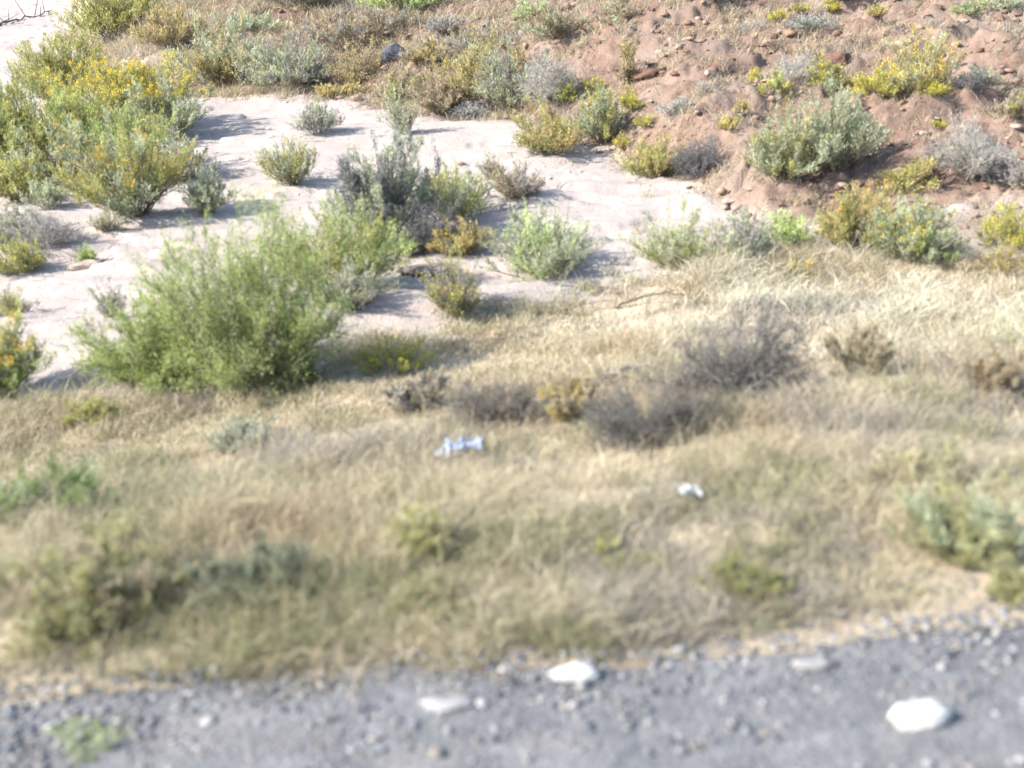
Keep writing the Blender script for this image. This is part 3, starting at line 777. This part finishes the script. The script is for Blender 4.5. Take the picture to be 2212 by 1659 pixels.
    ('bunchgrass', 'brown bunchgrass clump at the right border of the tan bank', 'grass clump', 'tall bunchgrass clumps on the tan bank', 2140, 880, 190, 150, TAN, 'tuft', 0, dict(pal2=STRAW)),
    ('bunchgrass', 'golden brown bunchgrass clump left of the arching dead brush', 'grass clump', 'tall bunchgrass clumps on the tan bank', 1220, 920, 190, 120, OCHRE, 'tuft', 0, dict(pal2=STRAW)),
    ('bunchgrass', 'grey bunchgrass clump below the squat olive yellow weed', 'grass clump', 'tall bunchgrass clumps on the tan bank', 900, 900, 200, 95, GREY, 'tuft', 0, dict(pal2=STRAW)),
    ('bunchgrass', 'pale straw bunchgrass clump right of the arching dead brush', 'grass clump', 'tall bunchgrass clumps on the tan bank', 1860, 820, 200, 130, STRAW, 'tuft', 0),
]
for row in PL:
    kw = row[11] if len(row) > 11 else {}
    shrub(row[0], row[1], row[2], row[3], *row[4:8], pal=row[8], form=row[9], flowers=row[10], **kw)


def build_twigs():
    rng = np.random.default_rng(21)
    s = Soup()
    for o in [o for o in COL.objects if o.type == 'EMPTY' and o.location[1] > 8]:
        n = 34
        R = .12 + .5 * rng.random(n) ** 1.5 * (1 + o.location[1] / 25)
        a = rng.uniform(0, 6.28, n)
        x, y = o.location[0] + R * np.cos(a), o.location[1] + R * np.sin(a)
        b = rng.uniform(0, 6.28, n); L = rng.uniform(.04, .16, n) * (.6 + o.location[1] / 25)
        x2, y2 = x + L * np.cos(b), y + L * np.sin(b)
        r = .0022 * (.5 + o.location[1] / 16)
        P = np.stack([np.stack([x, y, hgt(x, y) + r], -1), np.stack([x2, y2, hgt(x2, y2) + r + L * rng.uniform(0, .25, n)], -1)], 1)
        s.tubes(P, np.full((n, 2), r), pick(rng, n, WOOD + GWOOD), rng)
    tag(link('dead_twigs', s.mesh('dead_twigs'), M_STEM), 'broken dead twigs littering the ground under the shrubs', 'twigs', kind='stuff')


build_twigs()

# ------------------------------------------------------------------ grass (nobody could count it)
def grass(name, label, x, y, hmul, pal_fn, wid, rng, h0=.10, h1=.30, lean=.45, mat=M_GRASS):
    n = len(x)
    P = np.stack([x, y, hgt(x, y) - .005], -1)
    k = in_view(P + np.array([0, 0, .15]), .05, .7)
    P, x, y, hmul = P[k], x[k], y[k], hmul[k]
    n = len(P)
    D = norm(np.stack([rng.normal(size=n) * lean + .12, rng.normal(size=n) * lean, np.ones(n)], -1))
    L = rng.uniform(h0, h1, n) * hmul
    w = np.maximum(wid, depth_of_all(P) / (FPX * 1024 / PW) * .55) * rng.uniform(.6, 1.3, n)
    s = Soup()
    s.blades(P, D, L, w, rng.uniform(.2, 1.6, n), pal_fn(x, y, n), rng)
    return tag(link(name, s.mesh(name), mat), label, 'grass', kind='stuff')


def depth_of_all(P): return (P - CAM) @ FW


def bank_cols(rng):
    def f(x, y, n):
        a = fbm(x + 3, y, 3, .8); b = fbm(x + 40, y + 8, 3, .9); c = fbm(x + 80, y, 4, 1.7)
        col = pick(rng, n, STRAW, .14) * 1.12
        pale = (sm((x - .2 + fbm(x, y, 3, 1.0)) / 2) * sm((y - 6.8 + fbm(x + 7, y, 3, 1.0)) / 1.5) * .75 > rng.random(n))[:, None]
        col = np.where(pale, pick(rng, n, [(.64, .60, .47), (.58, .55, .43), (.68, .64, .52)]), col)
        dull = (np.exp(-((x - .7) / 2.4) ** 2 - ((y - 6.5) / 1.1) ** 2) * (1.05 + 1.6 * fbm(x + 21, y * 2, 4, 1.3)) > rng.random(n))[:, None]
        col = np.where(dull, pick(rng, n, [(0.248, 0.22, 0.18), (0.296, 0.264, 0.216), (0.2, 0.18, 0.152)]), col)
        g = (sm((a - .05) * 4) * .75 > rng.random(n))[:, None]
        col = np.where(g, pick(rng, n, [(0.288, 0.264, 0.224), (0.344, 0.32, 0.272), (0.24, 0.216, 0.176)]), col)
        t = (sm((b - .05) * 4) * .7 > rng.random(n))[:, None]
        col = np.where(t, pick(rng, n, TAN), col)
        gr = (sm((c + .04 + .16 * sm((5.2 - y) / 1.5) + .10 * sm((-x - .5) / 2)) * 3) * .6 * (1 - sm((y - 6.5) / 3) * .7) > rng.random(n))[:, None]
        col = np.where(gr, pick(rng, n, [(0.224, 0.232, 0.112), (0.264, 0.256, 0.136), (0.176, 0.192, 0.096)]), col)
        return col
    return f


def build_grass():
    rng = np.random.default_rng(11)
    m = 22
    nt = 26000                                    # most of it stands in tufts, the rest between them
    y = rng.uniform(2.92, 12.6, nt); x = rng.uniform(-.62, .62, nt) * y + rng.uniform(-1.2, 1.2, nt)
    tsize = rng.lognormal(0, .45, nt)
    y = np.concatenate([np.repeat(y, m) + rng.normal(size=nt * m) * .035 * np.repeat(tsize, m), rng.uniform(2.92, 12.6, 150000)])
    x = np.concatenate([np.repeat(x, m) + rng.normal(size=nt * m) * .035 * np.repeat(tsize, m), rng.uniform(-8, 8, 150000)])
    size = np.concatenate([np.repeat(np.clip(tsize, .5, 2.0), m), rng.uniform(.3, .8, 150000)])
    lim = np.interp(x, *TOE) + 1.0 * fbm(x, y, 3, 1.6) + .25
    dens = .60 + 1.1 * fbm(x + 11, y, 4, 1.5)
    edge = sm((y - 2.98 - EDGE(x) - .30 * fbm(x, y * .3, 3, 2.2)) / .18)
    k = (y < lim) & (rng.random(len(x)) < dens * edge * np.clip(.75 + .05 * (y - 3), 0, 1))
    x, y, size = x[k], y[k], size[k]
    tall = np.clip(.75 + 1.1 * fbm(x + 60, y, 3, .9) + .35 * sm((x - .5) / 3) * sm((y - 5) / 3), .3, 1.6) * (.55 + .45 * size)
    grass('dry_grass', 'dry straw coloured grass covering the near roadside bank', x, y, tall, bank_cols(rng), .0032, rng, .09, .26, .5)
    # clumped dry grass on the far slope and along the sand
    nt = 12000
    ty = 12 + 34 * rng.random(nt) ** 1.1; tx = rng.uniform(-.62, .62, nt) * ty
    d = ty - np.interp(tx, *FAR)
    p = np.where(d > -.3, 0.46 + 1.0 * sm((5.5 - tx - .12 * ty) / 4) + .8 * fbm(tx, ty, 3, .5), 0)
    k = rng.random(nt) < p
    tx, ty = tx[k], ty[k]
    m = 40
    r = .13 * np.repeat(ty / 18, m)
    x = np.repeat(tx, m) + rng.normal(size=len(tx) * m) * r
    y = np.repeat(ty, m) + rng.normal(size=len(tx) * m) * r
    tone = np.repeat(rng.integers(0, 4, len(tx)), m)

    def cols(xx, yy, nn):
        q = fbm(xx + 5, yy, 3, .7)
        c = pick(rng, nn, [(0.378, 0.315, 0.207), (0.432, 0.369, 0.252), (0.324, 0.27, 0.18)])
        g = (sm((q - .0) * 4) * .7 > rng.random(nn))[:, None]
        return np.where(g, pick(rng, nn, [(0.297, 0.27, 0.225), (0.252, 0.243, 0.18), (0.342, 0.306, 0.252)]), c)
    grass('slope_grass', 'sparse dry tan grass tufts scattered over the far slope', x, y, np.repeat(rng.uniform(.5, 1.25, len(tx)), m) * (y / 22), cols, .004, rng, .10, .30, .5)
    # thin fringe on the sand edge
    nt = 260
    tx = rng.uniform(-9, 6, nt); ty = np.interp(tx, *TOE) + rng.exponential(.6, nt)
    m = 26
    x = np.repeat(tx, m) + rng.normal(size=nt * m) * .06; y = np.repeat(ty, m) + rng.normal(size=nt * m) * .06
    grass('fringe_grass', 'thin wisps of dry grass where the bank meets the white sand', x, y, np.ones(len(x)), lambda a, b, c: pick(rng, c, STRAW + SAGE), .003, rng, .08, .24, .5)


build_grass()


# ------------------------------------------------------------------ litter, branches
def litter(px, py, w, h, label, blue, seed):
    rng = np.random.default_rng(seed)
    P = ground_at(px, py); dp = depth_of(P)
    L = w * dp / FPX
    root = tag(empty('plastic_litter', P + np.array([0, 0, .02])), label, 'litter')
    def scrap(name, x0, x1, ys, zoff, col):
        nx, ny = 26, 16
        X, Y = np.meshgrid(np.linspace(x0, x1, nx), np.linspace(-ys, ys, ny))
        Z = zoff + .06 * np.abs(fbm(X * 16 + seed, Y * 30, 4, 1.0)) + .03 * fbm(X * 50, Y * 50, 2, 1.0)
        X = X + .03 * fbm(Y * 20, X * 8 + seed, 3, 1.0); Y = Y + .06 * fbm(X * 9, Y * 9 + seed, 3, 1.0)
        top = np.stack([X, Y, Z], -1).reshape(-1, 3)
        idx = np.arange(nx * ny).reshape(ny, nx)
        q = np.stack([idx[:-1, :-1], idx[:-1, 1:], idx[1:, 1:], idx[1:, :-1]], -1).reshape(-1, 4)
        me = make_mesh(name, top, q, None, np.tile(col, (nx * ny, 1)))
        o = link(name, me, M_FLOWER, root)
        md = o.modifiers.new('thickness', 'SOLIDIFY'); md.thickness = .0015
        return o
    scrap('white_sheet', -L / 2, L * (.15 if blue else .5), .035, .05, (.62, .66, .69))
    if blue: scrap('blue_sheet', -L * .25, L / 2, .05, .09, (.31, .36, .47))


litter(995, 1004, 110, 36, 'crumpled white and blue plastic litter on the dry grass bank', True, 5)
litter(1490, 1092, 46, 10, 'small white scrap of litter in dry grass, lower right of the blue and white litter', False, 9)


def branch(pts, r_px, label, colr, seed, lift=.03):
    rng = np.random.default_rng(seed)
    P = np.array([ground_at(*p) for p in pts]); dp = depth_of(P.mean(0))
    r = r_px * dp / FPX
    n = 14
    t = np.linspace(0, 1, n)
    q = np.stack([np.interp(t, np.linspace(0, 1, len(P)), P[:, k]) for k in range(3)], -1)
    q[:, 2] = hgt(q[:, 0], q[:, 1]) + r * .8 + lift * np.sin(t * 3.1)
    q += rng.normal(size=q.shape) * r * .5
    s = Soup()
    root = tag(empty('dead_branch', q[0]), label, 'branch')
    s.tubes((q - q[0])[None], (r * np.linspace(1, .3, n))[None], np.array([colr]), rng)
    i = rng.integers(2, n - 1, 9)
    a = q[i] - q[0]
    L = np.linalg.norm(q[-1] - q[0])
    b = a + norm(np.tile(q[-1] - q[0], (9, 1)) / L + rng.normal(size=(9, 3)) * .5 + np.array([0, 0, .35])) * L * rng.uniform(.08, .22, (9, 1))
    s.tubes(np.stack([a, b], 1), np.tile([r * .4, r * .15], (9, 1)), np.tile(colr, (9, 1)), rng)
    link('limb', s.mesh('limb'), M_STEM, root)


branch([(-10, 60), (50, 42), (112, 24)], 3.0, 'long dark dead branch lying on the bare sand in the top left corner', (.10, .085, .075), 1)
branch([(1330, 668), (1420, 660), (1515, 656)], 3.0, 'thin dark dead stick lying along the top of the tan bank', (.10, .085, .07), 2, .10)
branch([(1280, 832), (1370, 830), (1470, 822)], 5.0, 'thick grey dead branch lying between the two dead brushes on the bank', (.17, .165, .17), 3, .12)
